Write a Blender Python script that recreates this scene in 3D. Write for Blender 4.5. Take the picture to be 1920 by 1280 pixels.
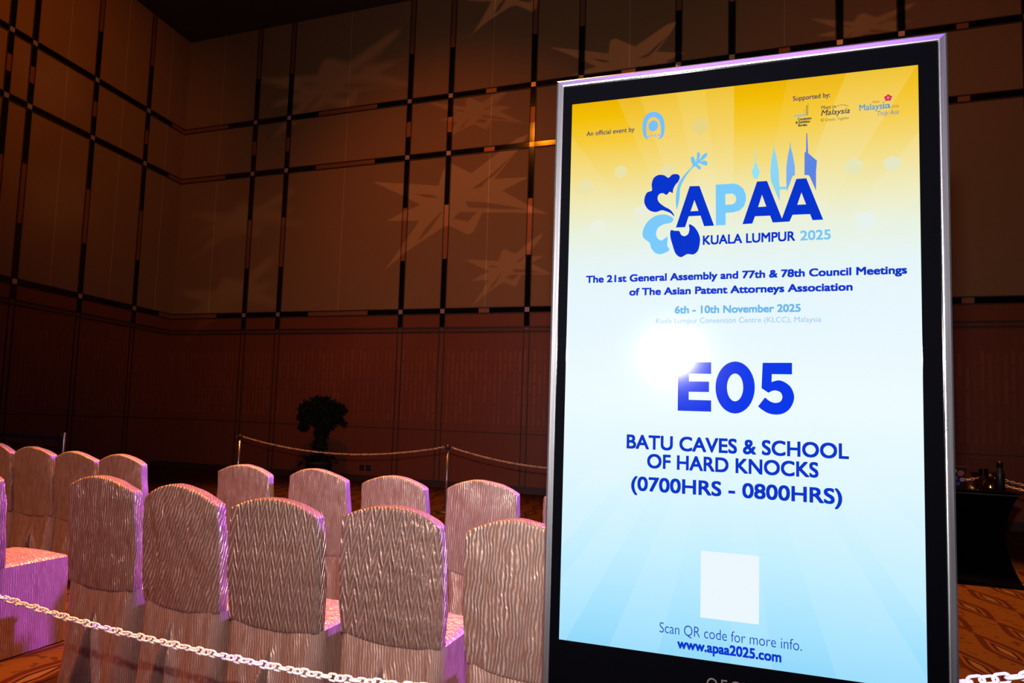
import bpy, bmesh, math, random
from mathutils import Vector, Matrix, noise

for _o in list(bpy.data.objects):
    bpy.data.objects.remove(_o, do_unlink=True)
scene = bpy.context.scene
COL = scene.collection
R = math.radians
PI = math.pi

# ------------------------------------------------------------------ camera
CAM = Vector((11.5801, -13.1521, 1.28))
YAW, PITCH, ROLL = -0.3650, 0.0777, 0.0404
_f = Vector((math.cos(PITCH) * math.sin(YAW), math.cos(PITCH) * math.cos(YAW), math.sin(PITCH)))
_r = Vector((math.cos(YAW), -math.sin(YAW), 0))
_u = _r.cross(_f)
_c, _s = math.cos(ROLL), math.sin(ROLL)
_r2 = _c * _r + _s * _u
_u2 = -_s * _r + _c * _u
cd = bpy.data.cameras.new('camera')
cam = bpy.data.objects.new('camera', cd)
COL.objects.link(cam)
m = Matrix.Identity(4)
for i in range(3):
    m[i][0], m[i][1], m[i][2], m[i][3] = _r2[i], _u2[i], -_f[i], CAM[i]
cam.matrix_world = m
cd.sensor_fit = 'HORIZONTAL'
cd.sensor_width = 36.0
cd.lens = 1301.016 / 1920 * 36.0
cd.shift_x = 159.439 / 1920
cd.shift_y = 50.532 / 1920
cd.clip_start = 0.02
cd.clip_end = 100
scene.camera = cam

# ------------------------------------------------------------------ world, exposure
vs = scene.view_settings
vs.view_transform = 'Standard'
vs.look = 'None'
vs.exposure = 0.0
vs.gamma = 1.0
vs.use_curve_mapping = False
world = bpy.data.worlds.new('hall_darkness')
scene.world = world
world.use_nodes = True
world.node_tree.nodes['Background'].inputs[0].default_value = (0.5, 0.16, 0.08, 1)
world.node_tree.nodes['Background'].inputs[1].default_value = 0.006


# ------------------------------------------------------------------ lights
def aim(o, target):
    o.rotation_euler = (Vector(target) - o.location).to_track_quat('-Z', 'Y').to_euler()


def area(name, loc, target, sx, sy, power, color, spread=180):
    d = bpy.data.lights.new(name, 'AREA')
    d.shape = 'RECTANGLE'
    d.size, d.size_y = sx, sy
    d.energy = power
    d.color = color
    d.spread = R(spread)
    o = bpy.data.objects.new(name, d)
    COL.objects.link(o)
    o.location = loc
    aim(o, target)
    return o


def spot(name, loc, target, power, color, angle, blend=0.4, radius=0.1):
    d = bpy.data.lights.new(name, 'SPOT')
    d.energy = power
    d.color = color
    d.spot_size = R(angle)
    d.spot_blend = blend
    d.shadow_soft_size = radius
    o = bpy.data.objects.new(name, d)
    COL.objects.link(o)
    o.location = loc
    aim(o, target)
    return o


# the photographer's flash, just above the lens
area('camera_flash', CAM + _u2 * 0.33 + _f * 0.02, CAM + _f * 3.0 + _r2 * 0.75 + Vector((0, 0, 0.45)), 0.06, 0.045, 80.0, (1.0, 0.96, 0.93), 104)
# amber wash lamps of the hall on the far walls
spot('amber_wall_wash', (7.5, -6.5, 9.9), (6.6, 0.0, 4.0), 760.0, (1.0, 0.23, 0.006), 80, 1.0, 0.25)
spot('amber_wall_wash_right', (14.5, -6.5, 9.9), (15.0, 0.0, 4.5), 200.0, (1.0, 0.24, 0.02), 95, 1.0, 0.25)
spot('amber_wall_wash_left', (5.2, -7.0, 9.9), (0.0, -3.4, 7.6), 420.0, (1.0, 0.28, 0.012), 70, 1.0, 0.25)
# warm downlights over the seating
spot('amber_downlight', (9.6, -8.6, 9.9), (9.3, -10.2, 0.4), 14500.0, (1.0, 0.33, 0.08), 40, 0.8, 0.2)
spot('amber_downlight_aisle', (6.6, -7.6, 9.9), (6.8, -9.2, 0.4), 3200.0, (1.0, 0.28, 0.05), 42, 0.8, 0.2)
spot('amber_downlight_right', (13.6, -5.5, 9.9), (13.4, -6.6, 0.0), 11000.0, (1.0, 0.36, 0.05), 44, 0.9, 0.2)
spot('amber_fill_far', (7.6, -4.6, 9.9), (7.4, -4.9, 0.0), 5500.0, (1.0, 0.32, 0.05), 58, 0.9, 0.2)  # fill added to brighten the carpet beyond the chairs
# added amber fill behind the photographer, in place of warm ambient on the chairs
spot('amber_fill_behind_camera', (6.5, -14.6, 8.5), (8.0, -10.2, 0.5), 3600.0, (1.0, 0.34, 0.07), 50, 0.9, 0.3)
# violet stage lamp at the far right
spot('violet_stage_lamp', (14.6, -5.9, 3.7), (9.2, -10.2, 0.6), 8200.0, (0.36, 0.09, 1.0), 62, 0.5, 0.12)

area('violet_stage_wash', (12.3, -17.0, 5.7), (11.6, -11.6, 1.6), 3.0, 0.6, 28.0, (0.5, 0.16, 1.0), 75)


# ------------------------------------------------------------------ material helpers
def lin(c):
    return tuple(((v / 255) / 12.92 if v / 255 <= 0.04045 else ((v / 255 + 0.055) / 1.055) ** 2.4) for v in c)


class NT:
    def __init__(self, name):
        self.m = bpy.data.materials.new(name)
        self.m.use_nodes = True
        self.t = self.m.node_tree
        self.b = self.t.nodes['Principled BSDF']

    def n(self, typ, **kw):
        nd = self.t.nodes.new(typ)
        for k, v in kw.items():
            setattr(nd, k, v)
        return nd

    def put(self, sock, v):
        if isinstance(v, bpy.types.NodeSocket):
            self.t.links.new(v, sock)
        elif isinstance(v, (tuple, list)) and len(v) == 3 and sock.type == 'RGBA':
            sock.default_value = (*v, 1)
        else:
            sock.default_value = v

    def math(self, op, a, b=0.0, c=0.0, clamp=False):
        nd = self.n('ShaderNodeMath', operation=op, use_clamp=clamp)
        for i, v in enumerate((a, b, c)):
            self.put(nd.inputs[i], v)
        return nd.outputs[0]

    def coord(self, scale=(1, 1, 1), rot=(0, 0, 0), loc=(0, 0, 0), kind='Object'):
        tc = self.n('ShaderNodeTexCoord')
        mp = self.n('ShaderNodeMapping')
        self.t.links.new(tc.outputs[kind], mp.inputs[0])
        mp.inputs['Location'].default_value = loc
        mp.inputs['Rotation'].default_value = rot
        mp.inputs['Scale'].default_value = scale
        return mp.outputs[0]

    def noise(self, vec, scale=5.0, detail=3.0, rough=0.5, dist=0.0):
        nd = self.n('ShaderNodeTexNoise')
        self.put(nd.inputs['Vector'], vec)
        nd.inputs['Scale'].default_value = scale
        nd.inputs['Detail'].default_value = detail
        nd.inputs['Roughness'].default_value = rough
        nd.inputs['Distortion'].default_value = dist
        return nd.outputs['Fac']

    def ramp(self, fac, stops, interp='LINEAR'):
        nd = self.n('ShaderNodeValToRGB')
        cr = nd.color_ramp
        cr.interpolation = interp
        while len(cr.elements) > 1:
            cr.elements.remove(cr.elements[-1])
        cr.elements[0].position = stops[0][0]
        cr.elements[0].color = (*stops[0][1], 1)
        for p, c in stops[1:]:
            e = cr.elements.new(p)
            e.color = (*c, 1)
        self.put(nd.inputs[0], fac)
        return nd.outputs[0]

    def mix(self, fac, a, b, mode='MIX'):
        nd = self.n('ShaderNodeMix', data_type='RGBA', blend_type=mode)
        self.put(nd.inputs[0], fac)
        self.put(nd.inputs[6], a)
        self.put(nd.inputs[7], b)
        return nd.outputs[2]

    def sep(self, vec):
        nd = self.n('ShaderNodeSeparateXYZ')
        self.put(nd.inputs[0], vec)
        return nd.outputs

    def comb(self, x, y, z):
        nd = self.n('ShaderNodeCombineXYZ')
        for i, v in enumerate((x, y, z)):
            self.put(nd.inputs[i], v)
        return nd.outputs[0]

    def bump(self, h, strength=0.5, dist=0.01):
        nd = self.n('ShaderNodeBump')
        nd.inputs['Strength'].default_value = strength
        nd.inputs['Distance'].default_value = dist
        self.put(nd.inputs['Height'], h)
        self.t.links.new(nd.outputs[0], self.b.inputs['Normal'])

    def set(self, **kw):
        names = dict(color='Base Color', rough='Roughness', metal='Metallic', spec='Specular IOR Level', emit='Emission Color',
                     emits='Emission Strength', trans='Transmission Weight', ior='IOR', alpha='Alpha', sheen='Sheen Weight',
                     aniso='Anisotropic', coat='Coat Weight', coatr='Coat Roughness', tint='Specular Tint')
        for k, v in kw.items():
            self.put(self.b.inputs[names[k]], v)
        return self


def plain(name, color, rough=0.5, metal=0.0, spec=0.5, **kw):
    t = NT(name)
    t.set(color=color, rough=rough, metal=metal, spec=spec, **kw)
    return t.m


M = {}

# --- wall fabric: woven beige cloth panels
t = NT('woven_wall_fabric')
v = t.coord((1, 1, 1))
fine = t.noise(t.coord((3, 3, 160)), 2.0, 2.0)
broad = t.noise(v, 0.7, 2.0)
c = t.mix(fine, (0.25, 0.128, 0.058), (0.31, 0.16, 0.072))
c = t.mix(t.math('MULTIPLY', broad, 0.25), c, (0.22, 0.112, 0.05))
t.set(color=c, rough=0.85, spec=0.2)
t.bump(fine, 0.15, 0.002)
M['fabric_wall'] = t.m

# --- reddish wood veneer with a staggered pattern of short upright inlays


def wood_mat(name, along):
    t = NT(name)
    tc = t.coord()
    s = t.sep(tc)
    h = s['XYZ'.index(along)]
    z = s[2]
    b = t.n('ShaderNodeTexBrick', offset=0.5)
    t.put(b.inputs['Vector'], t.comb(z, h, 0.0))
    b.inputs['Color1'].default_value = (0, 0, 0, 1)
    b.inputs['Color2'].default_value = (1, 1, 1, 1)
    b.inputs['Mortar'].default_value = (0, 0, 0, 1)
    b.inputs['Scale'].default_value = 1.0
    b.inputs['Mortar Size'].default_value = 0.028
    b.inputs['Brick Width'].default_value = 0.42
    b.inputs['Row Height'].default_value = 0.098
    b.inputs['Bias'].default_value = 0.1
    zone = t.math('MULTIPLY', t.math('GREATER_THAN', z, 1.30), t.math('LESS_THAN', z, 2.75))
    ink = t.math('MULTIPLY', b.outputs['Color'], zone)
    grain = t.noise(t.comb(t.math('MULTIPLY', h, 30.0), 0.0, t.math('MULTIPLY', z, 1.2)), 1.0, 4.0, 0.6)
    base = t.mix(grain, (0.16, 0.040, 0.018), (0.24, 0.062, 0.026))
    base = t.mix(t.math('MULTIPLY', ink, 0.55), base, (0.34, 0.09, 0.033))
    t.set(color=base, rough=0.42, spec=0.35)
    return t.m


M['wood_back'] = wood_mat('veneer_panelling_back', 'X')
M['wood_left'] = wood_mat('veneer_panelling_left', 'Y')
M['bronze'] = plain('bronze_strip', (0.34, 0.13, 0.06), 0.52, 0.55)
M['black_inlay'] = plain('black_glass_inlay', (0.006, 0.005, 0.005), 0.12, 0.0, 0.4)
M['stud'] = plain('brushed_steel_stud', (0.62, 0.48, 0.42), 0.35, 0.55)
M['groove'] = plain('dark_groove', (0.05, 0.018, 0.01), 0.6)
M['seam'] = plain('fabric_seam', (0.40, 0.27, 0.17), 0.7)
M['ceiling'] = plain('dark_ceiling', (0.05, 0.025, 0.02), 0.9)
M['base'] = plain('dark_skirting', (0.05, 0.02, 0.014), 0.5)

# --- carpet: orange brown with dark red pointed ovals
t = NT('patterned_carpet')
tc = t.coord((1, 1, 1), (0, 0, R(-4)))
dn = t.n('ShaderNodeTexNoise')
t.put(dn.inputs['Vector'], tc)
dn.inputs['Scale'].default_value = 9.0
s = t.sep(tc)
LX, LY = 0.31, 0.86
cx = t.math('DIVIDE', s[0], LX)
col = t.math('FLOOR', cx)
odd = t.math('MULTIPLY', t.math('MODULO', t.math('ABSOLUTE', col), 2.0), 0.5)
px = t.math('SUBTRACT', t.math('FRACT', cx), 0.5)
py = t.math('SUBTRACT', t.math('FRACT', t.math('ADD', t.math('DIVIDE', s[1], LY), odd)), 0.5)
edge = t.math('MULTIPLY', t.math('SUBTRACT', 1.0, t.math('POWER', t.math('ABSOLUTE', t.math('MULTIPLY', py, 2.0)), 1.3)), 0.33)
d = t.math('SUBTRACT', edge, t.math('ABSOLUTE', px))          # >0 inside the oval
d = t.math('ADD', d, t.math('MULTIPLY', t.math('SUBTRACT', dn.outputs['Fac'], 0.5), 0.05))
ins = t.math('GREATER_THAN', d, 0.0)
core = t.math('GREATER_THAN', d, 0.13)
core2 = t.math('GREATER_THAN', d, 0.19)
core3 = t.math('GREATER_THAN', d, 0.25)
fuzz = t.noise(tc, 120.0, 2.0)
ground = t.mix(fuzz, (0.048, 0.017, 0.0028), (0.068, 0.026, 0.004))
spk = t.math('GREATER_THAN', t.noise(tc, 16.0, 1.0), 0.63)
ground = t.mix(t.math('MULTIPLY', spk, 0.8), ground, (0.025, 0.007, 0.003))
red = t.mix(fuzz, (0.022, 0.003, 0.002), (0.031, 0.005, 0.003))
c = t.mix(ins, ground, red)
c = t.mix(core, c, (0.064, 0.022, 0.005))
c = t.mix(core2, c, (0.015, 0.004, 0.003))
c = t.mix(core3, c, (0.085, 0.042, 0.018))
t.set(color=c, rough=0.95, spec=0.1)
t.bump(fuzz, 0.4, 0.004)
M['carpet'] = t.m

# --- chair cover taffeta in a few gathers


def taffeta(name, kind, seed):
    t = NT(name)
    o = t.coord((1, 1, 1), (0, 0, 0), (seed * 3.7, seed * 1.3, seed * 2.1))
    s = t.sep(o)
    sw = t.noise(t.comb(t.math('MULTIPLY', s[0], 7.0), t.math('MULTIPLY', s[1], 7.0), t.math('MULTIPLY', s[2], 4.0)), 1.0, 2.0)
    off = t.math('MULTIPLY', t.math('SUBTRACT', sw, 0.5), 0.06)
    if kind == 'chevron':
        x = t.math('ADD', t.math('ADD', s[0], s[1]), t.math('MULTIPLY', off, 0.5))
        z = t.math('ADD', s[2], t.math('MULTIPLY', t.math('SUBTRACT', t.noise(o, 26.0, 2.0), 0.5), 0.03))
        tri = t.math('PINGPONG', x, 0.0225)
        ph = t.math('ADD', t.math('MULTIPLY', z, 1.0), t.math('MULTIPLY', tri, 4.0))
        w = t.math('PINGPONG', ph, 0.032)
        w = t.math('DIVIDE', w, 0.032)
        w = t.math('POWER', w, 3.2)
        h = t.math('MULTIPLY', w, 1.0)
        det = t.noise(t.comb(t.math('MULTIPLY', s[0], 120.0), 0.0, t.math('MULTIPLY', s[2], 40.0)), 1.0, 2.0)
        h = t.math('ADD', h, t.math('MULTIPLY', det, 0.5))
        crease = t.noise(t.coord((10, 10, 14), (0, R(38), 0), (seed, 0, 0)), 1.0, 2.0)
        h = t.math('ADD', h, t.math('MULTIPLY', crease, 2.4 if seed % 2 else 0.5))
        t.bump(h, 1.0, 0.0092)
        painted_sheen = w
    else:
        # gathered threads: fairly regular wavering lines, some faint, some strong
        ang, sp, wob, dep = {'vertical': (0.0, 0.0130, 0.011, 0.0072), 'faint': (0.0, 0.0115, 0.008, 0.0030), 'diagonal': (-0.30, 0.0170, 0.012, 0.0095),
                             'seat': (0.0, 0.014, 0.020, 0.0040), 'skirt': (0.02, 0.0120, 0.010, 0.0022)}[kind]
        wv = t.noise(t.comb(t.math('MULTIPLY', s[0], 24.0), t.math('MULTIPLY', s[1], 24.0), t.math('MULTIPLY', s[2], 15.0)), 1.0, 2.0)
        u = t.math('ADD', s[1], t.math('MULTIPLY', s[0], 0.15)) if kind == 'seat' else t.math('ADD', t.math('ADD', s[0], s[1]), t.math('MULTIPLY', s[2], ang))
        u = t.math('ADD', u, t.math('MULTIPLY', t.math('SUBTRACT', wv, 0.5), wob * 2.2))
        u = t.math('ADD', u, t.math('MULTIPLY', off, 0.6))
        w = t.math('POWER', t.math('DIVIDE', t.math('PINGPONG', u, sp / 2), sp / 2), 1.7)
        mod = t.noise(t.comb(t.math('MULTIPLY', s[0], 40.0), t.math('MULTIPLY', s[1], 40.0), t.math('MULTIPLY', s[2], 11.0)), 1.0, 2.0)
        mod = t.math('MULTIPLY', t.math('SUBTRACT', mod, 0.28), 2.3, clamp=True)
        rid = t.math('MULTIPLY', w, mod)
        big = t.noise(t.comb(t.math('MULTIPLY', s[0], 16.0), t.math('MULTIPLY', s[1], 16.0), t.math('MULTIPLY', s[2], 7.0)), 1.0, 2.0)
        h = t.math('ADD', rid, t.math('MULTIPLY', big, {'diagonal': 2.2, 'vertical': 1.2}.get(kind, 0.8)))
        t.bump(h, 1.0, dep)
        painted_sheen = rid
    base = t.mix(t.math('MULTIPLY', painted_sheen, {'chevron': 0.95, 'skirt': 0.6, 'faint': 0.6}.get(kind, 0.95)), {'chevron': (0.215, 0.125, 0.090), 'vertical': (0.215, 0.118, 0.080), 'diagonal': (0.215, 0.118, 0.080), 'faint': (0.28, 0.19, 0.155)}.get(kind, (0.28, 0.165, 0.115)), (0.88, 0.70, 0.61))  # ridges painted pale, hollows dark: flash sheen put into the colour
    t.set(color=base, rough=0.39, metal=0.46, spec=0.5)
    return t.m


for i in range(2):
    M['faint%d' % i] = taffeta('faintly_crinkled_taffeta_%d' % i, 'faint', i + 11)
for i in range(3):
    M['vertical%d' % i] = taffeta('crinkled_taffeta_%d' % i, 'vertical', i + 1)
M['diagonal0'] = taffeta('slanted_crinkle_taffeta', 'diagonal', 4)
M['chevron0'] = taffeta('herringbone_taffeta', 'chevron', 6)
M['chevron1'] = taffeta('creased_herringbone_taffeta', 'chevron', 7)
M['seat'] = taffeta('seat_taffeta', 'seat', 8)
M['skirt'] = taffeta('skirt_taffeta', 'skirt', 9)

M['steel'] = plain('stanchion_steel', (0.55, 0.53, 0.52), 0.28, 0.9)
M['black_metal'] = plain('black_metal', (0.012, 0.012, 0.013), 0.45)
M['white_plastic'] = plain('white_plastic', (0.80, 0.76, 0.79), 0.38, 0.0, 0.5)
M['tan_plastic'] = plain('pale_plastic', (0.50, 0.36, 0.27), 0.5)
M['black_gloss'] = plain('black_gloss', (0.0008, 0.0008, 0.0012), 0.05, 0.0, 0.3)
M['belt'] = plain('black_webbing', (0.02, 0.02, 0.035), 0.7)
M['black_cloth'] = plain('black_stretch_cloth', (0.0015, 0.0015, 0.0015), 0.9, 0.0, 0.0)

t = NT('brushed_aluminium')
g = t.noise(t.coord((400, 400, 4)), 1.0, 3.0)
t.set(color=t.mix(g, (0.46, 0.45, 0.48), (0.66, 0.65, 0.68)), rough=t.math('ADD', t.math('MULTIPLY', g, 0.12), 0.22), metal=0.97)
t.bump(g, 0.12, 0.0006)
M['aluminium'] = t.m
t = NT('brushed_aluminium_crosswise')
g = t.noise(t.coord((4, 400, 400)), 1.0, 3.0)
t.set(color=t.mix(g, (0.46, 0.45, 0.48), (0.66, 0.65, 0.68)), rough=t.math('ADD', t.math('MULTIPLY', g, 0.12), 0.22), metal=0.97)
t.bump(g, 0.12, 0.0006)
M['aluminium_top'] = t.m


# ------------------------------------------------------------------ object helpers
def tag(o, label=None, cat=None, group=None, kind=None):
    if label:
        o['label'] = label
    if cat:
        o['category'] = cat
    if group:
        o['group'] = group
    if kind:
        o['kind'] = kind
    return o


def empty(name, loc=(0, 0, 0), rz=0.0):
    o = bpy.data.objects.new(name, None)
    o.empty_display_size = 0.1
    COL.objects.link(o)
    o.location = loc
    o.rotation_euler = (0, 0, rz)
    return o


class MB:
    """collects verts and faces for one mesh"""

    def __init__(self):
        self.v, self.f, self.mi, self.cur = [], [], [], 0

    def add(self, vs, fs):
        k = len(self.v)
        self.v += [tuple(p) for p in vs]
        for f in fs:
            self.f.append(tuple(i + k for i in f))
            self.mi.append(self.cur)

    def box(self, x0, x1, y0, y1, z0, z1):
        vs = [(x, y, z) for x in (x0, x1) for y in (y0, y1) for z in (z0, z1)]
        self.add(vs, [(0, 1, 3, 2), (4, 6, 7, 5), (0, 4, 5, 1), (2, 3, 7, 6), (0, 2, 6, 4), (1, 5, 7, 3)])

    def lathe(self, prof, n=24, c=(0, 0, 0)):
        vs = []
        for r, z in prof:
            for i in range(n):
                a = 2 * PI * i / n
                vs.append((c[0] + r * math.cos(a), c[1] + r * math.sin(a), c[2] + z))
        fs = []
        for k in range(len(prof) - 1):
            for i in range(n):
                j = (i + 1) % n
                fs.append((k * n + i, k * n + j, (k + 1) * n + j, (k + 1) * n + i))
        if prof[0][0] > 1e-6:
            fs.append(tuple(range(n - 1, -1, -1)))
        if prof[-1][0] > 1e-6:
            fs.append(tuple((len(prof) - 1) * n + i for i in range(n)))
        self.add(vs, fs)

    def tube(self, pts, rad, n=8, closed=False):
        pts = [Vector(p) for p in pts]
        N = len(pts)
        vs, fs = [], []
        nrm = None
        for i, p in enumerate(pts):
            a = pts[(i - 1) % N] if (closed or i > 0) else pts[i]
            b = pts[(i + 1) % N] if (closed or i < N - 1) else pts[i]
            tg = (b - a).normalized()
            if nrm is None:
                nrm = tg.orthogonal().normalized()
            nrm = (nrm - tg * nrm.dot(tg)).normalized()
            bi = tg.cross(nrm)
            r = rad[i] if isinstance(rad, (list, tuple)) else rad
            for k in range(n):
                q = 2 * PI * k / n
                vs.append(p + (nrm * math.cos(q) + bi * math.sin(q)) * r)
        for i in range(N if closed else N - 1):
            for k in range(n):
                j, l = (i + 1) % N, (k + 1) % n
                fs.append((i * n + k, i * n + l, j * n + l, j * n + k))
        if not closed:
            fs.append(tuple(range(n - 1, -1, -1)))
            fs.append(tuple((N - 1) * n + k for k in range(n)))
        self.add(vs, fs)

    def build(self, name, mats, parent=None, smooth=False, bevel=0.0):
        me = bpy.data.meshes.new(name)
        me.from_pydata(self.v, [], self.f)
        if not isinstance(mats, (list, tuple)):
            mats = [mats]
        for mm in mats:
            me.materials.append(mm)
        me.polygons.foreach_set('material_index', self.mi)
        if smooth:
            me.polygons.foreach_set('use_smooth', [True] * len(me.polygons))
        me.update()
        bm = bmesh.new()
        bm.from_mesh(me)
        bmesh.ops.recalc_face_normals(bm, faces=bm.faces)
        bm.to_mesh(me)
        bm.free()
        o = bpy.data.objects.new(name, me)
        COL.objects.link(o)
        if parent:
            o.parent = parent
        if bevel:
            b = o.modifiers.new('bevel', 'BEVEL')
            b.width = bevel
            b.segments = 2
            b.limit_method = 'ANGLE'
        return o


def structure(o):
    o['kind'] = 'structure'
    return o


# ------------------------------------------------------------------ the hall
CEIL = 10.35
XR, YF = 21.0, -15.0
Z_RAIL, Z_WAINS = 3.165, 1.132
ROWS = (3.545, 6.842, 8.072)

mb = MB()
mb.box(-0.3, XR, YF, 0.3, -0.2, 0.0)
structure(mb.build('floor', M['carpet']))
mb = MB()
mb.box(-0.3, XR, YF, 0.3, CEIL, CEIL + 0.2)
structure(mb.build('ceiling', M['ceiling']))

mb = MB()
mb.box(-0.3, XR, 0.0, 0.3, Z_RAIL, CEIL)
mb.cur = 1
mb.box(-0.3, XR, 0.0, 0.3, 0.0, Z_RAIL)
mb.box(0.0, XR, -0.004, 0.0, Z_RAIL, ROWS[0])
structure(mb.build('wall_back', [M['fabric_wall'], M['wood_back']]))
mb = MB()
mb.box(-0.3, 0.0, YF, 0.0, Z_RAIL, CEIL)
mb.cur = 1
mb.box(-0.3, 0.0, YF, 0.0, 0.0, Z_RAIL)
mb.box(0.0, 0.004, YF, 0.0, Z_RAIL, ROWS[0])
structure(mb.build('wall_left', [M['fabric_wall'], M['wood_left']]))

COLS_B = [2.05, 2.955, 5.925, 6.849, 8.59, 9.524, 11.30, 12.21, 13.91, 14.81, 16.50, 17.42, 19.2, 20.1]
SEAMS_B = [1.05, 4.44, 7.73, 10.42, 13.06, 18.3]
COLS_L = [1.2275, 2.694, 4.156, 4.632, 6.1, 7.56, 9.02]
SEAMS_L = [0.6, 1.95, 3.4]
W = 0.11        # width of the metal strips


class Frame:
    """maps (along, out, up) to a wall"""

    def __init__(self, wall):
        self.wall = wall

    def box(self, mb, a0, a1, o0, o1, z0, z1):
        if self.wall == 'back':
            mb.box(a0, a1, -o1, -o0, z0, z1)
        else:
            mb.box(o0, o1, -a1, -a0, z0, z1)


def strips(wall, cols, seams, length, first):
    F = Frame(wall)
    n = first
    # horizontal strips: bronze bed, dark lips, black inlays around every column
    for z in ROWS:
        mb = MB()
        F.box(mb, 0.0, length, 0.0, 0.010, z - W / 2, z + W / 2)
        mb.cur = 1
        for dz in (-W / 2, W / 2):
            F.box(mb, 0.0, length, 0.0, 0.018, z + dz - 0.012, z + dz + 0.012)
        ivs = []
        for c in cols:
            a, b = max(c - 0.76, 0.0), min(c + 0.76, length)
            if ivs and a <= ivs[-1][1]:
                ivs[-1][1] = b
            else:
                ivs.append([a, b])
        mb.cur = 2
        for a, b in ivs:
            F.box(mb, a, b, 0.010, 0.021, z - W / 2 + 0.006, z + W / 2 - 0.006)
        structure(mb.build('trim_%d' % n, [M['bronze'], M['groove'], M['black_inlay']]))
        n += 1
    # upright strips
    for c in cols:
        mb = MB()
        F.box(mb, c - W / 2, c + W / 2, 0.0, 0.0095, Z_RAIL, CEIL)
        mb.cur = 1
        for dx in (-W / 2, W / 2):
            F.box(mb, c + dx - 0.010, c + dx + 0.010, 0.0, 0.0175, 0.0, CEIL)
        mb.cur = 2
        for z0, z1 in ((Z_RAIL + 0.03, ROWS[0] + 1.08), (ROWS[1] - 1.08, ROWS[1] + 0.45), (ROWS[2] - 0.45, ROWS[2] + 1.05)):
            F.box(mb, c - W / 2 + 0.006, c + W / 2 - 0.006, 0.0095, 0.0205, z0, z1)
        mb.cur = 3
        for z in ROWS:
            F.box(mb, c - 0.045, c + 0.045, 0.0205, 0.028, z - 0.045, z + 0.045)
        structure(mb.build('trim_%d' % n, [M['bronze'], M['groove'], M['black_inlay'], M['stud']]))
        n += 1
    # double dado rail, wainscot joint
    mb = MB()
    for z in (Z_RAIL - 0.04, Z_RAIL + 0.04):
        F.box(mb, 0.0, length, 0.0, 0.022, z - 0.016, z + 0.016)
    F.box(mb, 0.0, length, 0.0, 0.006, Z_WAINS - 0.008, Z_WAINS + 0.008)
    structure(mb.build('trim_%d' % n, M['groove']))
    n += 1
    mb = MB()
    for sx in seams:
        F.box(mb, sx - 0.006, sx + 0.006, 0.0, 0.005, ROWS[0] + 0.06, CEIL)
    structure(mb.build('trim_%d' % n, M['seam']))
    mb = MB()
    F.box(mb, 0.0, length, 0.0, 0.02, 0.0, 0.14)
    structure(mb.build('baseboard_' + wall, M['base'], bevel=0.004))
    return n + 1


nxt = strips('back', COLS_B, SEAMS_B, XR, 1)
strips('left', COLS_L, SEAMS_L, -YF, nxt)

# ------------------------------------------------------------------ gobo projectors throwing the star patterns
ART_LETTERS = {'letter_a': [[(0.2302, 0.9052), (0.2574, 0.9952), (0.2771, 0.9942), (0.3071, 0.9048), (0.2872, 0.9049), (0.28, 0.9284), (0.256, 0.9286), (0.2489, 0.9049)], [(0.2597, 0.9394), (0.2673, 0.9638), (0.2756, 0.9392)]], 'letter_p': [[(0.3097, 0.9946), (0.3108, 0.9049), (0.3298, 0.9049), (0.3296, 0.9313), (0.345, 0.9316), (0.3572, 0.9349), (0.3656, 0.9438), (0.3692, 0.9566), (0.3686, 0.9688), (0.3637, 0.9819), (0.3545, 0.9908), (0.3447, 0.9941)], [(0.3289, 0.9726), (0.3424, 0.9727), (0.348, 0.9684), (0.3505, 0.9601), (0.3481, 0.9521), (0.3425, 0.9489), (0.329, 0.949)]], 'letter_aa': [[(0.3626, 0.9048), (0.3902, 0.9948), (0.4093, 0.9946), (0.4374, 0.9123), (0.4642, 0.9944), (0.4826, 0.9944), (0.513, 0.9053), (0.4938, 0.9054), (0.4893, 0.9183), (0.4572, 0.919), (0.4516, 0.9051), (0.4201, 0.9049), (0.4153, 0.9198), (0.3866, 0.9203), (0.3814, 0.905)], [(0.3925, 0.9398), (0.3998, 0.9657), (0.408, 0.9398)], [(0.4659, 0.9396), (0.4736, 0.965), (0.482, 0.9393)]]}
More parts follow.
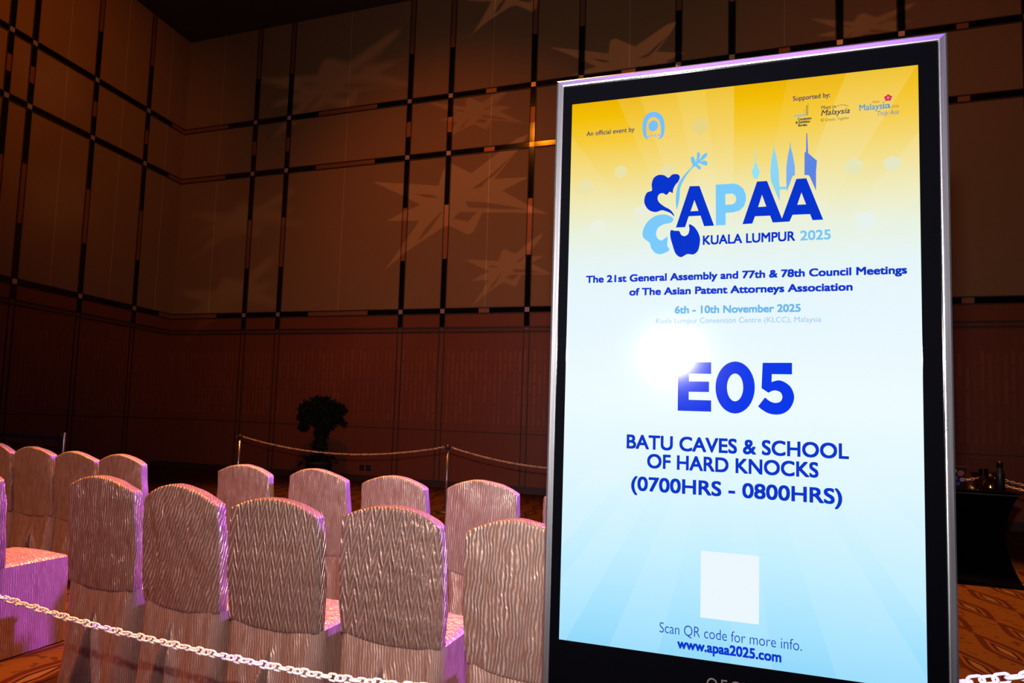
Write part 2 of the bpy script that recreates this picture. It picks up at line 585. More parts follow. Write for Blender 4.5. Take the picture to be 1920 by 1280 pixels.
ART_SMOOTH = {'petal_top': [(0.2269, 0.9299), (0.219, 0.9379), (0.2091, 0.943), (0.2, 0.9456), (0.187, 0.9425), (0.173, 0.9485), (0.1643, 0.9627), (0.1641, 0.9769), (0.1692, 0.9879), (0.1792, 0.9919), (0.1785, 1.0056), (0.1825, 1.0195), (0.1924, 1.0258), (0.2042, 1.0242), (0.2134, 1.0178), (0.2211, 1.0242), (0.2314, 1.0244), (0.2369, 1.0184), (0.2342, 1.0082), (0.2278, 1.0003), (0.2236, 0.9908), (0.2224, 0.9828), (0.2164, 0.986), (0.21, 0.9797), (0.2021, 0.984), (0.1943, 0.9818), (0.1913, 0.9735), (0.1946, 0.964), (0.2051, 0.9542), (0.2169, 0.9464), (0.2237, 0.9382)], 'stamen': [(0.2313, 0.9463), (0.2293, 0.9638), (0.2301, 0.9833), (0.2343, 1.0026), (0.2443, 1.0191), (0.2577, 1.0342), (0.2625, 1.04), (0.2604, 1.0494), (0.2588, 1.0574), (0.2625, 1.0618), (0.2672, 1.0558), (0.2693, 1.048), (0.2712, 1.0596), (0.2719, 1.0685), (0.2752, 1.0699), (0.278, 1.0637), (0.2761, 1.0527), (0.2833, 1.0627), (0.2908, 1.067), (0.2921, 1.0618), (0.2872, 1.0545), (0.2784, 1.0486), (0.2872, 1.05), (0.2925, 1.0457), (0.2913, 1.0388), (0.2835, 1.0406), (0.2756, 1.0455), (0.2739, 1.042), (0.2787, 1.038), (0.2796, 1.0323), (0.2753, 1.0313), (0.2691, 1.0383), (0.2633, 1.036), (0.2545, 1.0256), (0.2437, 1.0074), (0.238, 0.9911), (0.2367, 0.9688), (0.2338, 0.9537)], 'petal_left': [(0.2249, 0.9236), (0.2196, 0.9306), (0.204, 0.9361), (0.1858, 0.933), (0.1702, 0.9205), (0.1616, 0.9021), (0.1628, 0.8865), (0.1762, 0.874), (0.1792, 0.8632), (0.1883, 0.8511), (0.2013, 0.848), (0.2172, 0.8559), (0.213, 0.8658), (0.2132, 0.8853), (0.2073, 0.8822), (0.2001, 0.8781), (0.1917, 0.8844), (0.1895, 0.8963), (0.194, 0.9073), (0.2056, 0.9141), (0.2193, 0.9164)], 'petal_bottom': [(0.2198, 0.8997), (0.2189, 0.8863), (0.2238, 0.8667), (0.2304, 0.8475), (0.2412, 0.8393), (0.2538, 0.8454), (0.2665, 0.8443), (0.2759, 0.8532), (0.2795, 0.8749), (0.2761, 0.8902), (0.2684, 0.9035), (0.2595, 0.9104), (0.2565, 0.9092), (0.2578, 0.9008), (0.2554, 0.8899), (0.2483, 0.8853), (0.2412, 0.8885), (0.237, 0.897), (0.2278, 0.8981)]}
ART_POLY = {'tower_kl': [(0.3866, 1.0652), (0.3878, 1.0651), (0.3882, 1.0364), (0.3906, 1.034), (0.3911, 1.0253), (0.3954, 1.0182), (0.3949, 1.0114), (0.3918, 1.0049), (0.3919, 1.0014), (0.3835, 1.0021), (0.3834, 1.0056), (0.3803, 1.0127), (0.3803, 1.0195), (0.3841, 1.0259), (0.3846, 1.034), (0.3862, 1.0366)], 'tower_one': [(0.422, 1.0726), (0.4232, 1.0725), (0.4234, 1.0616), (0.4274, 1.0437), (0.431, 1.0191), (0.4324, 0.9921), (0.4329, 0.9806), (0.4458, 0.9796), (0.4458, 0.9735), (0.4334, 0.9744), (0.4334, 0.9488), (0.4169, 0.9934), (0.4154, 1.0151), (0.418, 1.0446), (0.4217, 1.0618)], 'tower_two': [(0.4523, 1.0736), (0.4535, 1.0735), (0.454, 1.0627), (0.4579, 1.0462), (0.4614, 1.0218), (0.4618, 1.0031), (0.4572, 1.0008), (0.4465, 0.9691), (0.4456, 0.9911), (0.4458, 1.0232), (0.4486, 1.0471), (0.4519, 1.0629)], 'tower_wedge': [(0.4828, 1.0906), (0.4846, 1.0904), (0.4861, 1.0475), (0.5021, 1.0301), (0.5005, 1.0078), (0.5003, 0.9669), (0.489, 0.9976), (0.4863, 1.001), (0.4792, 1.0016), (0.4795, 1.0495), (0.4822, 1.0506)], 'arch': [(0.1714, 1.1091), (0.1634, 1.1128), (0.1587, 1.1219), (0.1568, 1.1409), (0.16, 1.1593), (0.1687, 1.1693), (0.1798, 1.1715), (0.1918, 1.1672), (0.2006, 1.1556), (0.2041, 1.1357), (0.2027, 1.1181), (0.1978, 1.1092), (0.1886, 1.1079), (0.1939, 1.1111), (0.1964, 1.1188), (0.1956, 1.1381), (0.1915, 1.1514), (0.18, 1.1597), (0.1689, 1.154), (0.1654, 1.1399), (0.1659, 1.122), (0.1674, 1.1138)]}
STAR_OUT = [(-1.998, 0.505), (-1.019, 0.374), (-0.499, 0.292), (-0.432, 0.535), (-0.369, 0.678), (-0.237, 0.74), (0.206, 0.495), (1.116, 1.111), (1.379, 1.19), (1.175, 0.907), (0.69, 0.335), (1.388, 0.304), (0.862, 0.075), (1.422, -0.271), (1.807, -0.464), (1.109, -0.386), (0.465, -0.34), (0.306, -0.719), (0.179, -0.784), (-0.204, -0.571), (-0.385, -0.603), (-1.113, -1.035), (-1.646, -1.44), (-1.257, -0.934), (-0.897, -0.422), (-1.646, -0.372), (-1.251, -0.203), (-0.888, -0.079), (-1.411, 0.207)]
STAR_HOLES = [[(0.097, -0.081), (0.487, -0.129), (0.997, -0.24), (1.389, -0.35), (0.748, -0.292), (0.158, -0.213)], [(-0.153, -0.428), (0.187, -0.506), (0.347, -0.317), (-0.026, -0.291)], [(-0.924, -0.859), (-0.741, -0.573), (-0.389, -0.228), (-0.424, -0.317), (-0.698, -0.687)], [(0.218, 0.165), (0.688, 0.396), (1.071, 0.81), (0.579, 0.388), (0.44, 0.183)], [(-0.969, 0.152), (-0.655, 0.126), (-0.496, 0.039), (-0.769, 0.061)]]
STARS = {'s1': [1.0, 0.0, 7.145, -0.0, 1.0, 5.883], 's2': [0.478, -0.006, 8.224, 0.031, 0.51, 4.397], 's3': [0.532, -0.087, 7.45, -0.071, 0.452, 7.636], 's4': [0.74, -0.17, 10.455, -0.111, 0.711, 8.227], 's6': [0.448, 0.083, 14.321, -0.07, 0.347, 8.276], 's5': [0.74, -0.17, 8.243, -0.111, 0.711, 10.192], 's7': [0.81, -0.003, 1.682, 0.07, 0.692, 3.961], 's8': [0.906, 0.018, 2.022, 0.004, 0.555, 5.775], 's9': [1.103, -0.032, 4.181, 0.017, 0.817, 8.753], 's10': [0.86, -0.096, 5.28, 0.173, 0.915, 2.823]}
STARS_LEFT = {'l1': [0.436, -0.046, -3.609, 0.104, 0.82, 7.478], 'l2': [0.564, -0.014, -3.292, -0.012, 0.772, 5.304]}
ART_CODE = [[[(0.2384, 0.6106), (0.3036, 0.6112), (0.3038, 0.5868), (0.26, 0.5868), (0.2602, 0.5702), (0.2997, 0.5703), (0.2999, 0.5484), (0.26, 0.5481), (0.2602, 0.531), (0.3042, 0.531), (0.3044, 0.5073), (0.2384, 0.5073)]], [[(0.3874, 0.5598), (0.387, 0.5514), (0.3857, 0.5432), (0.3835, 0.5354), (0.3805, 0.5281), (0.3768, 0.5216), (0.3724, 0.516), (0.3674, 0.5115), (0.3621, 0.5081), (0.3564, 0.5059), (0.3506, 0.505), (0.3447, 0.5055), (0.339, 0.5073), (0.3335, 0.5104), (0.3284, 0.5146), (0.3239, 0.52), (0.32, 0.5264), (0.3168, 0.5336), (0.3145, 0.5414), (0.313, 0.5497), (0.3125, 0.5582), (0.3129, 0.5668), (0.3142, 0.5752), (0.3165, 0.5831), (0.3195, 0.5905), (0.3234, 0.5971), (0.3279, 0.6027), (0.3329, 0.6073), (0.3384, 0.6106), (0.3441, 0.6126), (0.35, 0.6134), (0.3559, 0.6127), (0.3616, 0.6108), (0.367, 0.6076), (0.372, 0.6032), (0.3765, 0.5977), (0.3803, 0.5913), (0.3833, 0.5842), (0.3856, 0.5764), (0.387, 0.5682)], [(0.3655, 0.5596), (0.3653, 0.5539), (0.3644, 0.5485), (0.363, 0.5435), (0.3611, 0.5391), (0.3588, 0.5354), (0.3562, 0.5327), (0.3533, 0.531), (0.3503, 0.5303), (0.3472, 0.5308), (0.3443, 0.5324), (0.3416, 0.535), (0.3392, 0.5385), (0.3373, 0.5428), (0.3358, 0.5478), (0.3349, 0.5533), (0.3345, 0.5589), (0.3348, 0.5646), (0.3357, 0.5701), (0.3371, 0.5751), (0.339, 0.5796), (0.3413, 0.5832), (0.344, 0.5859), (0.3469, 0.5876), (0.3499, 0.5882), (0.353, 0.5877), (0.3559, 0.5861), (0.3586, 0.5835), (0.3609, 0.5799), (0.3629, 0.5756), (0.3643, 0.5706), (0.3652, 0.5652)]], [[(0.402, 0.6111), (0.4561, 0.6116), (0.4561, 0.588), (0.419, 0.5879), (0.4187, 0.5717), (0.4211, 0.5726), (0.4244, 0.5739), (0.4281, 0.575), (0.4316, 0.5755), (0.4347, 0.5751), (0.4378, 0.5742), (0.4408, 0.5729), (0.4437, 0.5712), (0.4465, 0.5693), (0.4493, 0.567), (0.4518, 0.5644), (0.454, 0.5614), (0.4559, 0.558), (0.4575, 0.5542), (0.4587, 0.5503), (0.4595, 0.5466), (0.4599, 0.5432), (0.4599, 0.5398), (0.4595, 0.5366), (0.4588, 0.5332), (0.4577, 0.5295), (0.4562, 0.5257), (0.4544, 0.5219), (0.4523, 0.5186), (0.4499, 0.5156), (0.4472, 0.5129), (0.4442, 0.5106), (0.4411, 0.5087), (0.4379, 0.5072), (0.4345, 0.5062), (0.4309, 0.5056), (0.4273, 0.5053), (0.4236, 0.5054), (0.4198, 0.5058), (0.4161, 0.5066), (0.4125, 0.5077), (0.4092, 0.5092), (0.4059, 0.5111), (0.4029, 0.5132), (0.4003, 0.515), (0.3981, 0.5168), (0.3962, 0.5186), (0.3948, 0.5202), (0.3937, 0.5212), (0.4065, 0.5398), (0.4082, 0.5383), (0.4107, 0.5361), (0.4134, 0.5338), (0.416, 0.532), (0.4184, 0.5308), (0.4208, 0.5299), (0.4232, 0.5293), (0.4256, 0.5291), (0.428, 0.5293), (0.4305, 0.5299), (0.4328, 0.5308), (0.4347, 0.5321), (0.4362, 0.5339), (0.4374, 0.5363), (0.4382, 0.5388), (0.4385, 0.5412), (0.4383, 0.5437), (0.4376, 0.5464), (0.4365, 0.5488), (0.4351, 0.5508), (0.4332, 0.5523), (0.4308, 0.5534), (0.4283, 0.5542), (0.4261, 0.5546), (0.424, 0.5547), (0.4221, 0.5542), (0.4203, 0.5536), (0.4186, 0.5529), (0.4169, 0.5521), (0.4152, 0.5511), (0.4138, 0.5502), (0.4128, 0.5495), (0.4, 0.5587)]]]


def poly_mesh(loops, layer_z=0.0):
    """fill a set of closed 2D loops (even-odd) and return (verts, faces)"""
    c = bpy.data.curves.new('tmp', 'CURVE')
    c.dimensions = '2D'
    c.fill_mode = 'BOTH'
    for lp in loops:
        s = c.splines.new('POLY')
        s.points.add(len(lp) - 1)
        for p, q in zip(s.points, lp):
            p.co = (q[0], q[1], 0, 1)
        s.use_cyclic_u = True
    return eat(c)


def eat(c):
    o = bpy.data.objects.new('tmp', c)
    COL.objects.link(o)
    bpy.context.view_layer.update()
    dg = bpy.context.evaluated_depsgraph_get()
    me = bpy.data.meshes.new_from_object(o.evaluated_get(dg))
    vs = [tuple(v.co) for v in me.vertices]
    fs = [tuple(p.vertices) for p in me.polygons]
    bpy.data.objects.remove(o)
    bpy.data.meshes.remove(me)
    return vs, fs


def projector(loc, centre, affine, wall, power, color, radius, label):
    loc = Vector(loc)
    root = empty('gobo_projector', loc)
    tag(root, label, 'projector', 'gobo projectors under the ceiling')
    q = (Vector(centre) - loc).to_track_quat('-Z', 'Y')
    root.rotation_mode = 'QUATERNION'
    root.rotation_quaternion = q
    inv = q.inverted()
    a, b, tx, c, d, tz = affine
    D = 0.30

    def loc2(p):
        x, z = a * p[0] + b * p[1] + tx, c * p[0] + d * p[1] + tz
        w = Vector((x, 0, z)) if wall == 'back' else Vector((0, x, z))
        k = inv @ (w - loc)
        return (k.x / -k.z * D, k.y / -k.z * D)
    disc = [(0.15 * math.cos(2 * PI * i / 40), 0.15 * math.sin(2 * PI * i / 40)) for i in range(40)]
    vs, fs = poly_mesh([disc, [loc2(p) for p in STAR_OUT]] + [[loc2(p) for p in h] for h in STAR_HOLES])
    mb = MB()
    mb.add([(x, y, -D) for x, y, z in vs], fs)
    mb.build('gobo_plate', M['black_metal'], root)
    mb = MB()
    prof = [(0.152, -D - 0.05), (0.152, 0.10), (0.10, 0.20), (0.0, 0.20)]
    mb.lathe(prof, 28)
    mb.f = [f for f in mb.f if len(f) == 4]      # open front
    mb.mi = [0] * len(mb.f)
    mb.build('housing', M['black_metal'], root, smooth=True)
    mb = MB()
    top = inv @ Vector((0, 0, CEIL - loc.z))
    s1 = inv @ Vector((0, 0, 0.165))
    mb.tube([s1, top], 0.02, 8)
    mb.build('hanger', M['black_metal'], root)
    d_ = bpy.data.lights.new('projector_lamp', 'SPOT')
    d_.energy = power
    d_.color = color
    d_.spot_size = R(52)
    d_.spot_blend = 0.0
    d_.shadow_soft_size = radius
    lo = bpy.data.objects.new('projector_lamp', d_)
    COL.objects.link(lo)
    lo.parent = root


WARM = (1.0, 0.50, 0.27)
spec = {'s1': (760, 0.0004, 'upper middle'), 's2': (800, 0.0003, 'small low middle'), 's3': (440, 0.0007, 'second row'),
        's4': (520, 0.0006, 'upper right of middle'), 's5': (500, 0.0009, 'topmost'), 's6': (420, 0.0009, 'far right'),
        's7': (280, 0.0025, 'low left'), 's8': (220, 0.003, 'corner'), 's9': (190, 0.003, 'upper left'), 's10': (260, 0.008, 'panelling')}
ORD = ['first', 'second', 'third', 'fourth', 'fifth', 'sixth', 'seventh', 'eighth', 'ninth', 'tenth', 'eleventh', 'twelfth']
for i, k in enumerate(sorted(STARS, key=lambda q: STARS[q][2])):
    af = STARS[k]
    pw, rd, _ = spec[k]
    projector((4.2 + i * 0.95, -8.2, 9.55), (af[2], 0, af[5]), af, 'back', pw * 1.0, WARM, rd,
              'black gobo projector under the ceiling, %s from the left in the long row' % ORD[i])
for i, k in enumerate(STARS_LEFT):
    af = STARS_LEFT[k]
    projector((8.6 + i * 1.1, -9.9, 9.55), (0, af[2], af[5]), af, 'left', 260, WARM, 0.006,
              'black gobo projector under the ceiling aimed at the left wall, %s of two' % ('nearer' if i == 0 else 'farther'))


# ------------------------------------------------------------------ covered chairs
def fbm(x, y, z):
    return noise.noise(Vector((x, y, z)))


def chair(x, y, rz, back, label, seed, sz=1.0):
    rnd = random.Random(seed)
    root = empty('covered_chair', (x, y, 0), rz)
    root.scale = (1, 1, sz)
    tag(root, label, 'chair', 'cloth covered banquet chairs')
    sd = seed * 7.31
    arch = 0.062 + rnd.uniform(-0.008, 0.008)
    skew = rnd.uniform(-0.10, 0.10)
    # back cover : arched slab
    nx, nz, ny = 22, 30, 3
    T = 0.062
    Z0 = 0.452
    vs, idx = [], {}

    def P(i, j, k):
        key = (i, j, k)
        if key in idx:
            return idx[key]
        u = -1 + 2 * i / nx
        s = j / nz
        au = abs(u + skew * (1 - u * u))
        ztop = 0.907 + arch * (1 - min(au, 1.0) ** 1.9)
        z0_ = Z0 - 0.016 * (1 - u * u)
        z = z0_ + (ztop - z0_) * s
        hw = 0.213 + 0.007 * math.sin(PI * min(s * 1.2, 1)) - 0.005 * max(0, s - 0.8) / 0.2
        xx = u * hw
        yr = -0.226 - (z - 0.46) * 0.086 - 0.012 * (1 - u * u)
        yf = yr + T + 0.006 * (1 - u * u)
        yy = yr + (yf - yr) * k / ny
        n1 = fbm(xx * 9 + sd, z * 7, yy * 4 + sd)
        n2 = fbm(xx * 30 + sd, z * 22 + 5, yy * 9)
        amp = 0.0045 * (0.4 + s)
        yy += n1 * amp * 1.4 + n2 * 0.0016
        xx += fbm(z * 11 + sd, 3.3, u) * 0.0035
        z += (n2 * 0.003 + n1 * 0.004) * s
        # soft rounding of the upper corners
        idx[key] = len(vs)
        vs.append((xx, yy, z))
        return idx[key]
    fs = []
    for i in range(nx):
        for j in range(nz):
            fs.append((P(i, j, 0), P(i + 1, j, 0), P(i + 1, j + 1, 0), P(i, j + 1, 0)))
            fs.append((P(i, j, ny), P(i, j + 1, ny), P(i + 1, j + 1, ny), P(i + 1, j, ny)))
    for k in range(ny):
        for j in range(nz):
            fs.append((P(0, j, k), P(0, j + 1, k), P(0, j + 1, k + 1), P(0, j, k + 1)))
            fs.append((P(nx, j, k), P(nx, j, k + 1), P(nx, j + 1, k + 1), P(nx, j + 1, k)))
        for i in range(nx):
            fs.append((P(i, nz, k), P(i + 1, nz, k), P(i + 1, nz, k + 1), P(i, nz, k + 1)))
            fs.append((P(i, 0, k), P(i, 0, k + 1), P(i + 1, 0, k + 1), P(i + 1, 0, k)))
    mb = MB()
    mb.add(vs, fs)
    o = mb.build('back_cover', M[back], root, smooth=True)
    sub = o.modifiers.new('soft', 'SUBSURF')
    sub.levels = 1
    sub.render_levels = 1
    # seat cover: domed cushion with wrinkles
    n = 26
    mb = MB()
    vs, fs = [], []
    for j in range(n + 1):
        for i in range(n + 1):
            a, b = -1 + 2 * i / n, -1 + 2 * j / n
            rx = a * 0.221 * (1 - 0.03 * b * b)
            ry = 0.015 + b * 0.215 * (1 - 0.03 * a * a)
            e = max(abs(a), abs(b))
            h = 0.468 + 0.020 * (1 - a * a) * (1 - b * b) - (0.016 * max(0, e - 0.86) / 0.14)
            h += 0.003 * fbm(rx * 18 + sd, ry * 30, sd)
            vs.append((rx, ry, h))
    for j in range(n):
        for i in range(n):
            k = j * (n + 1) + i
            fs.append((k, k + 1, k + n + 2, k + n + 1))
    ring = [i for i in range(n + 1)] + [j * (n + 1) + n for j in range(1, n + 1)] + [n * (n + 1) + i for i in range(n - 1, -1, -1)] + [j * (n + 1) for j in range(n - 1, 0, -1)]
    k0 = len(vs)
    for q in ring:
        px, py, pz = vs[q]
        vs.append((px, py, 0.437))
    for i in range(len(ring)):
        j = (i + 1) % len(ring)
        fs.append((ring[i], ring[j], k0 + j, k0 + i))
    fs.append(tuple(k0 + i for i in range(len(ring) - 1, -1, -1)))
    mb.add(vs, fs)
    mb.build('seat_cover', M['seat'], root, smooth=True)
    # skirt: flaring drape with folds and a parted pleat at the back
    nv = 24
    LIM = 0.2285
    hx, hy, cr = 0.222, 0.229, 0.055
    per = []                                   # (x, y, nx, ny) evenly along a rounded rectangle

    def run(p, q, n, nr):
        for i in range(n):
            f = i / n
            per.append((p[0] + (q[0] - p[0]) * f, p[1] + (q[1] - p[1]) * f, nr[0], nr[1]))

    def arc(cx_, cy_, a0, n):
        for i in range(n):
            a_ = a0 + PI / 2 * i / n
            per.append((cx_ + cr * math.cos(a_), cy_ + cr * math.sin(a_), math.cos(a_), math.sin(a_)))
    run((-hx + cr, -hy), (hx - cr, -hy), 72, (0, -1))
    arc(hx - cr, -hy + cr, -PI / 2, 12)
    run((hx, -hy + cr), (hx, hy - cr), 40, (1, 0))
    arc(hx - cr, hy - cr, 0, 12)
    run((hx - cr, hy), (-hx + cr, hy), 40, (0, 1))
    arc(-hx + cr, hy - cr, PI / 2, 12)
    run((-hx, hy - cr), (-hx, -hy + cr), 40, (-1, 0))
    arc(-hx + cr, -hy + cr, PI, 12)
    nu = len(per)
    apex = 0.16 + 0.08 * rnd.random()
    pc = rnd.uniform(-0.03, 0.03)
    ph = rnd.uniform(0, 6)
    vs, fs = [], []
    for j in range(nv + 1):
        s = j / nv
        z = 0.456 * (1 - s) + 0.006
        for (bx, by, ux, uy) in per:
            off = 0.040 * s ** 1.1
            k1 = fbm(bx * 7 + sd, by * 7, s * 0.6 + sd)
            k2 = fbm(bx * 17 + sd, by * 17 + 3, s * 0.9)
            side = abs(ux)
            off += s * (0.030 * k1 + 0.016 * k2) + s ** 0.7 * 0.010 * math.sin((bx - by) * 46 + ph + 1.5 * s * k1)
            xx = bx + s * 0.10 * bx * (0.3 if abs(bx) < 0.16 else 0.0)
            if uy < -0.5:
                st = max(0.0, s - apex) / (1 - apex)
                wd = 0.003 + 0.050 * st
                q = bx - pc - 0.03 * st * math.sin(ph)
                if st > 0:
                    g = math.exp(-(q / wd) ** 6)
                    lip = math.exp(-((abs(q) - wd * 1.35) / (0.006 + 0.016 * st)) ** 2)
                    off += (-0.060 * g + 0.026 * lip) * min(1, st * 3.0)
            if side > 0.2:
                off *= (1 - side) + side * 0.12
            ox = max(-LIM, min(LIM, xx + ux * off))
            vs.append((ox, by + uy * off, z))
    for j in range(nv):
        for i in range(nu):
            k = (i + 1) % nu
            fs.append((j * nu + i, (j + 1) * nu + i, (j + 1) * nu + k, j * nu + k))
    mb = MB()
    mb.add(vs, fs)
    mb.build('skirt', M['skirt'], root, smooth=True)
    return root


CHAIRS = [
    # x, y, yaw, gather, label
    (9.019, -10.36, -0.056, 'vertical0', 'cloth covered chair with upright crinkles, first right of the aisle in the front row', 1.007),
    (9.560, -10.45, -0.077, 'diagonal0', 'cloth covered chair with slanting streaks, second right of the aisle in the front row', 0.995),
    (10.047, -10.50, -0.040, 'chevron0', 'cloth covered chair with a crisp herringbone back, in the front row', 0.995),
    (10.536, -10.454, -0.053, 'chevron1', 'cloth covered chair with a diagonally creased herringbone back, in the front row', 0.998),
    (11.097, -10.583, -0.148, 'vertical1', 'cloth covered chair in the front row, half hidden by the lit sign', 0.999),
    (8.135, -10.37, -0.03, 'vertical2', 'cloth covered chair with violet lit seat side, left of the aisle in the front row', 1.0),
    (8.936, -9.13, -0.092, 'faint0', 'cloth covered chair in the second row, first right of the aisle', 1.003),
    (9.453, -9.095, -0.08, 'faint1', 'cloth covered chair in the second row, second right of the aisle, below the potted tree', 1.005),
    (10.005, -9.187, -0.097, 'faint0', 'cloth covered chair in the second row, third right of the aisle', 1.001),
    (10.542, -9.198, -0.125, 'faint1', 'cloth covered chair in the second row, fourth right of the aisle, beside the chain post', 1.009),
    (11.050, -9.02, -0.10, 'faint0', 'cloth covered chair in the second row, mostly hidden behind the lit sign', 0.985),
    (7.791, -8.995, -0.06, 'faint1', 'cloth covered chair in the second row, first left of the aisle', 1.0),
    (7.331, -8.968, -0.06, 'faint0', 'smooth cloth covered chair in the second row, second left of the aisle', 0.998),
    (6.871, -8.941, -0.06, 'faint1', 'cloth covered chair in the second row, third left of the aisle', 1.012),
    (6.411, -8.915, -0.06, 'faint0', 'cloth covered chair in the second row, cut off by the left photo edge', 1.004),
]
for i, (x, y, rz, bk, lb, sz) in enumerate(CHAIRS):
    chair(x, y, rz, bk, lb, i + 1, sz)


# ------------------------------------------------------------------ stanchions and chains
def link_loop(L, Wd, n=14):
    """stadium shaped loop in the xy plane, long axis x"""
    r = Wd / 2
    h = max(L / 2 - r, 0)
    pts = []
    k = n // 2
    for i in range(k + 1):
        a = -PI / 2 + PI * i / k
        pts.append((h + r * math.cos(a), r * math.sin(a), 0))
    for i in range(k + 1):
        a = PI / 2 + PI * i / k
        pts.append((-h + r * math.cos(a), r * math.sin(a), 0))
    return pts


def chain(name_label, path, pitch, L, Wd, wire, mat, nseg, nring, cat='chain', group=None):
    """plastic chain: one mesh of separate interlocked links along a path"""
    pts = [Vector(p) for p in path]
    seg = [(pts[i + 1] - pts[i]).length for i in range(len(pts) - 1)]
    tot = sum(seg)
    n = int(tot / pitch)
    mb = MB()

    def at(d):
        for i, s in enumerate(seg):
            if d <= s or i == len(seg) - 1:
                return pts[i].lerp(pts[i + 1], d / s)
            d -= s
    base = link_loop(L - wire, Wd - wire, nseg)
    for k in range(n):
        c = at((k + 0.5) * pitch)
        tg = (at(min((k + 1) * pitch, tot)) - at(k * pitch)).normalized()
        side = tg.cross(Vector((0, 0, 1))).normalized()
        up = side.cross(tg)
        a = R(12 if k % 2 == 0 else 98) + 0.30 * math.sin(k * 1.9)
        e1 = up * math.cos(a) + side * math.sin(a)
        mb.tube([c + tg * p[0] + e1 * p[1] for p in base], wire / 2, nring, closed=True)
    o = mb.build('plastic_chain', mat, None, smooth=True)
    tag(o, name_label, cat, group)
    return o


def spline(P, n=14):
    P = [Vector(p) for p in P]
    out = []
    for i in range(len(P) - 1):
        a, b, c, d = P[max(i - 1, 0)], P[i], P[i + 1], P[min(i + 2, len(P) - 1)]
        for k in range(n):
            t_ = k / n
            out.append(0.5 * ((2 * b) + (c - a) * t_ + (2 * a - 5 * b + 4 * c - d) * t_ ** 2 + (3 * b - a - 3 * c + d) * t_ ** 3))
    out.append(P[-1])
    return out


def sag(a, b, drop, n=30):
    a, b = Vector(a), Vector(b)
    return [a.lerp(b, i / n) - Vector((0, 0, drop * 4 * (i / n) * (1 - i / n))) for i in range(n + 1)]


def stanchion(x, y, h, label, hooks=True):
    root = empty('stanchion', (x, y, 0))
    tag(root, label, 'barrier post', 'barrier posts')
    mb = MB()
    mb.lathe([(0.16, 0.0), (0.16, 0.012), (0.15, 0.022), (0.05, 0.034), (0.03, 0.05)], 32)
    mb.build('base', M['black_metal'], root, smooth=True)
    mb = MB()
    mb.lathe([(0.021, 0.04), (0.021, h - 0.05)], 20)
    mb.build('pole', M['steel'], root, smooth=True)
    mb = MB()
    mb.lathe([(0.021, h - 0.05), (0.034, h - 0.045), (0.034, h - 0.005), (0.026, h + 0.004), (0.012, h + 0.02), (0.0, h + 0.024)], 20)
    mb.build('cap', M['black_metal'], root, smooth=True)
    if hooks:
        for sx in (-1, 1):
            mb = MB()
            mb.tube([(sx * 0.03, 0, h - 0.025), (sx * 0.05, 0, h - 0.03), (sx * 0.06, 0, h - 0.02), (sx * 0.058, 0, h - 0.008)], 0.005, 6)
            mb.build('hook', M['steel'], root, smooth=True)
    return root


HP = 0.955
P1, P2, P3, P4 = (4.775, -3.683), (8.293, -3.568), (11.62, -3.50), (14.60, -3.95)
stanchion(*P1, HP, 'barrier post by the far wall left of the potted tree, chain starting from it')
stanchion(*P2, HP, 'barrier post in the middle of the far chain, behind the second row of chairs')
stanchion(*P3, HP, 'barrier post of the far chain hidden behind the lit sign')
stanchion(*P4, HP, 'barrier post of the far chain behind the black bottle')
zt = HP - 0.022
fc = dict(pitch=0.032, L=0.044, Wd=0.030, wire=0.009, mat=M['tan_plastic'], nseg=8, nring=5, group='far barrier chains')
chain('pale chain hanging between the two far posts on the left, before the potted tree', sag((P1[0] + .06, P1[1], zt), (P2[0] - .06, P2[1], zt), 0.185), **fc)
chain('pale chain running from the middle far post behind the lit sign', sag((P2[0] + .06, P2[1], zt), (P3[0] - .06, P3[1], zt), 0.215), **fc)
chain('pale chain coming out behind the lit sign to the post behind the bottle', sag((P3[0] + .06, P3[1], zt), (P4[0] - .06, P4[1], zt), 0.2), **fc)
chain('pale chain leaving the bottle to the right photo edge, upper of two', sag((P4[0] + .06, P4[1], zt), (18.0, -3.9, zt), 0.24), **fc)
chain('pale chain dropping from the bottle toward the right photo edge, lower of two', sag((P4[0] + .06, P4[1] - .03, zt - .06), (16.3, -6.0, zt - .04), 0.14), **fc)

# near white chain across the foreground
front = [(7.36, -11.36, 0.915), (8.0, -11.35, 0.765), (8.65, -11.34, 0.665), (9.303, -11.33, 0.604), (9.742, -11.33, 0.567), (10.08, -11.33, 0.553), (10.414, -11.33, 0.545),
         (10.72, -11.33, 0.551), (11.2, -11.33, 0.597), (11.7, -11.33, 0.682), (12.132, -11.33, 0.782), (12.56, -11.33, 0.915)]
chain('white plastic link chain sagging across the foreground before the front chairs', spline(front), 0.0232, 0.0375, 0.0265, 0.0064, M['white_plastic'], 16, 8)
stanchion(7.29, -11.36, HP, 'barrier post outside the left photo edge carrying the white chain')
stanchion(12.63, -11.33, HP, 'barrier post outside the right photo edge carrying the white chain')

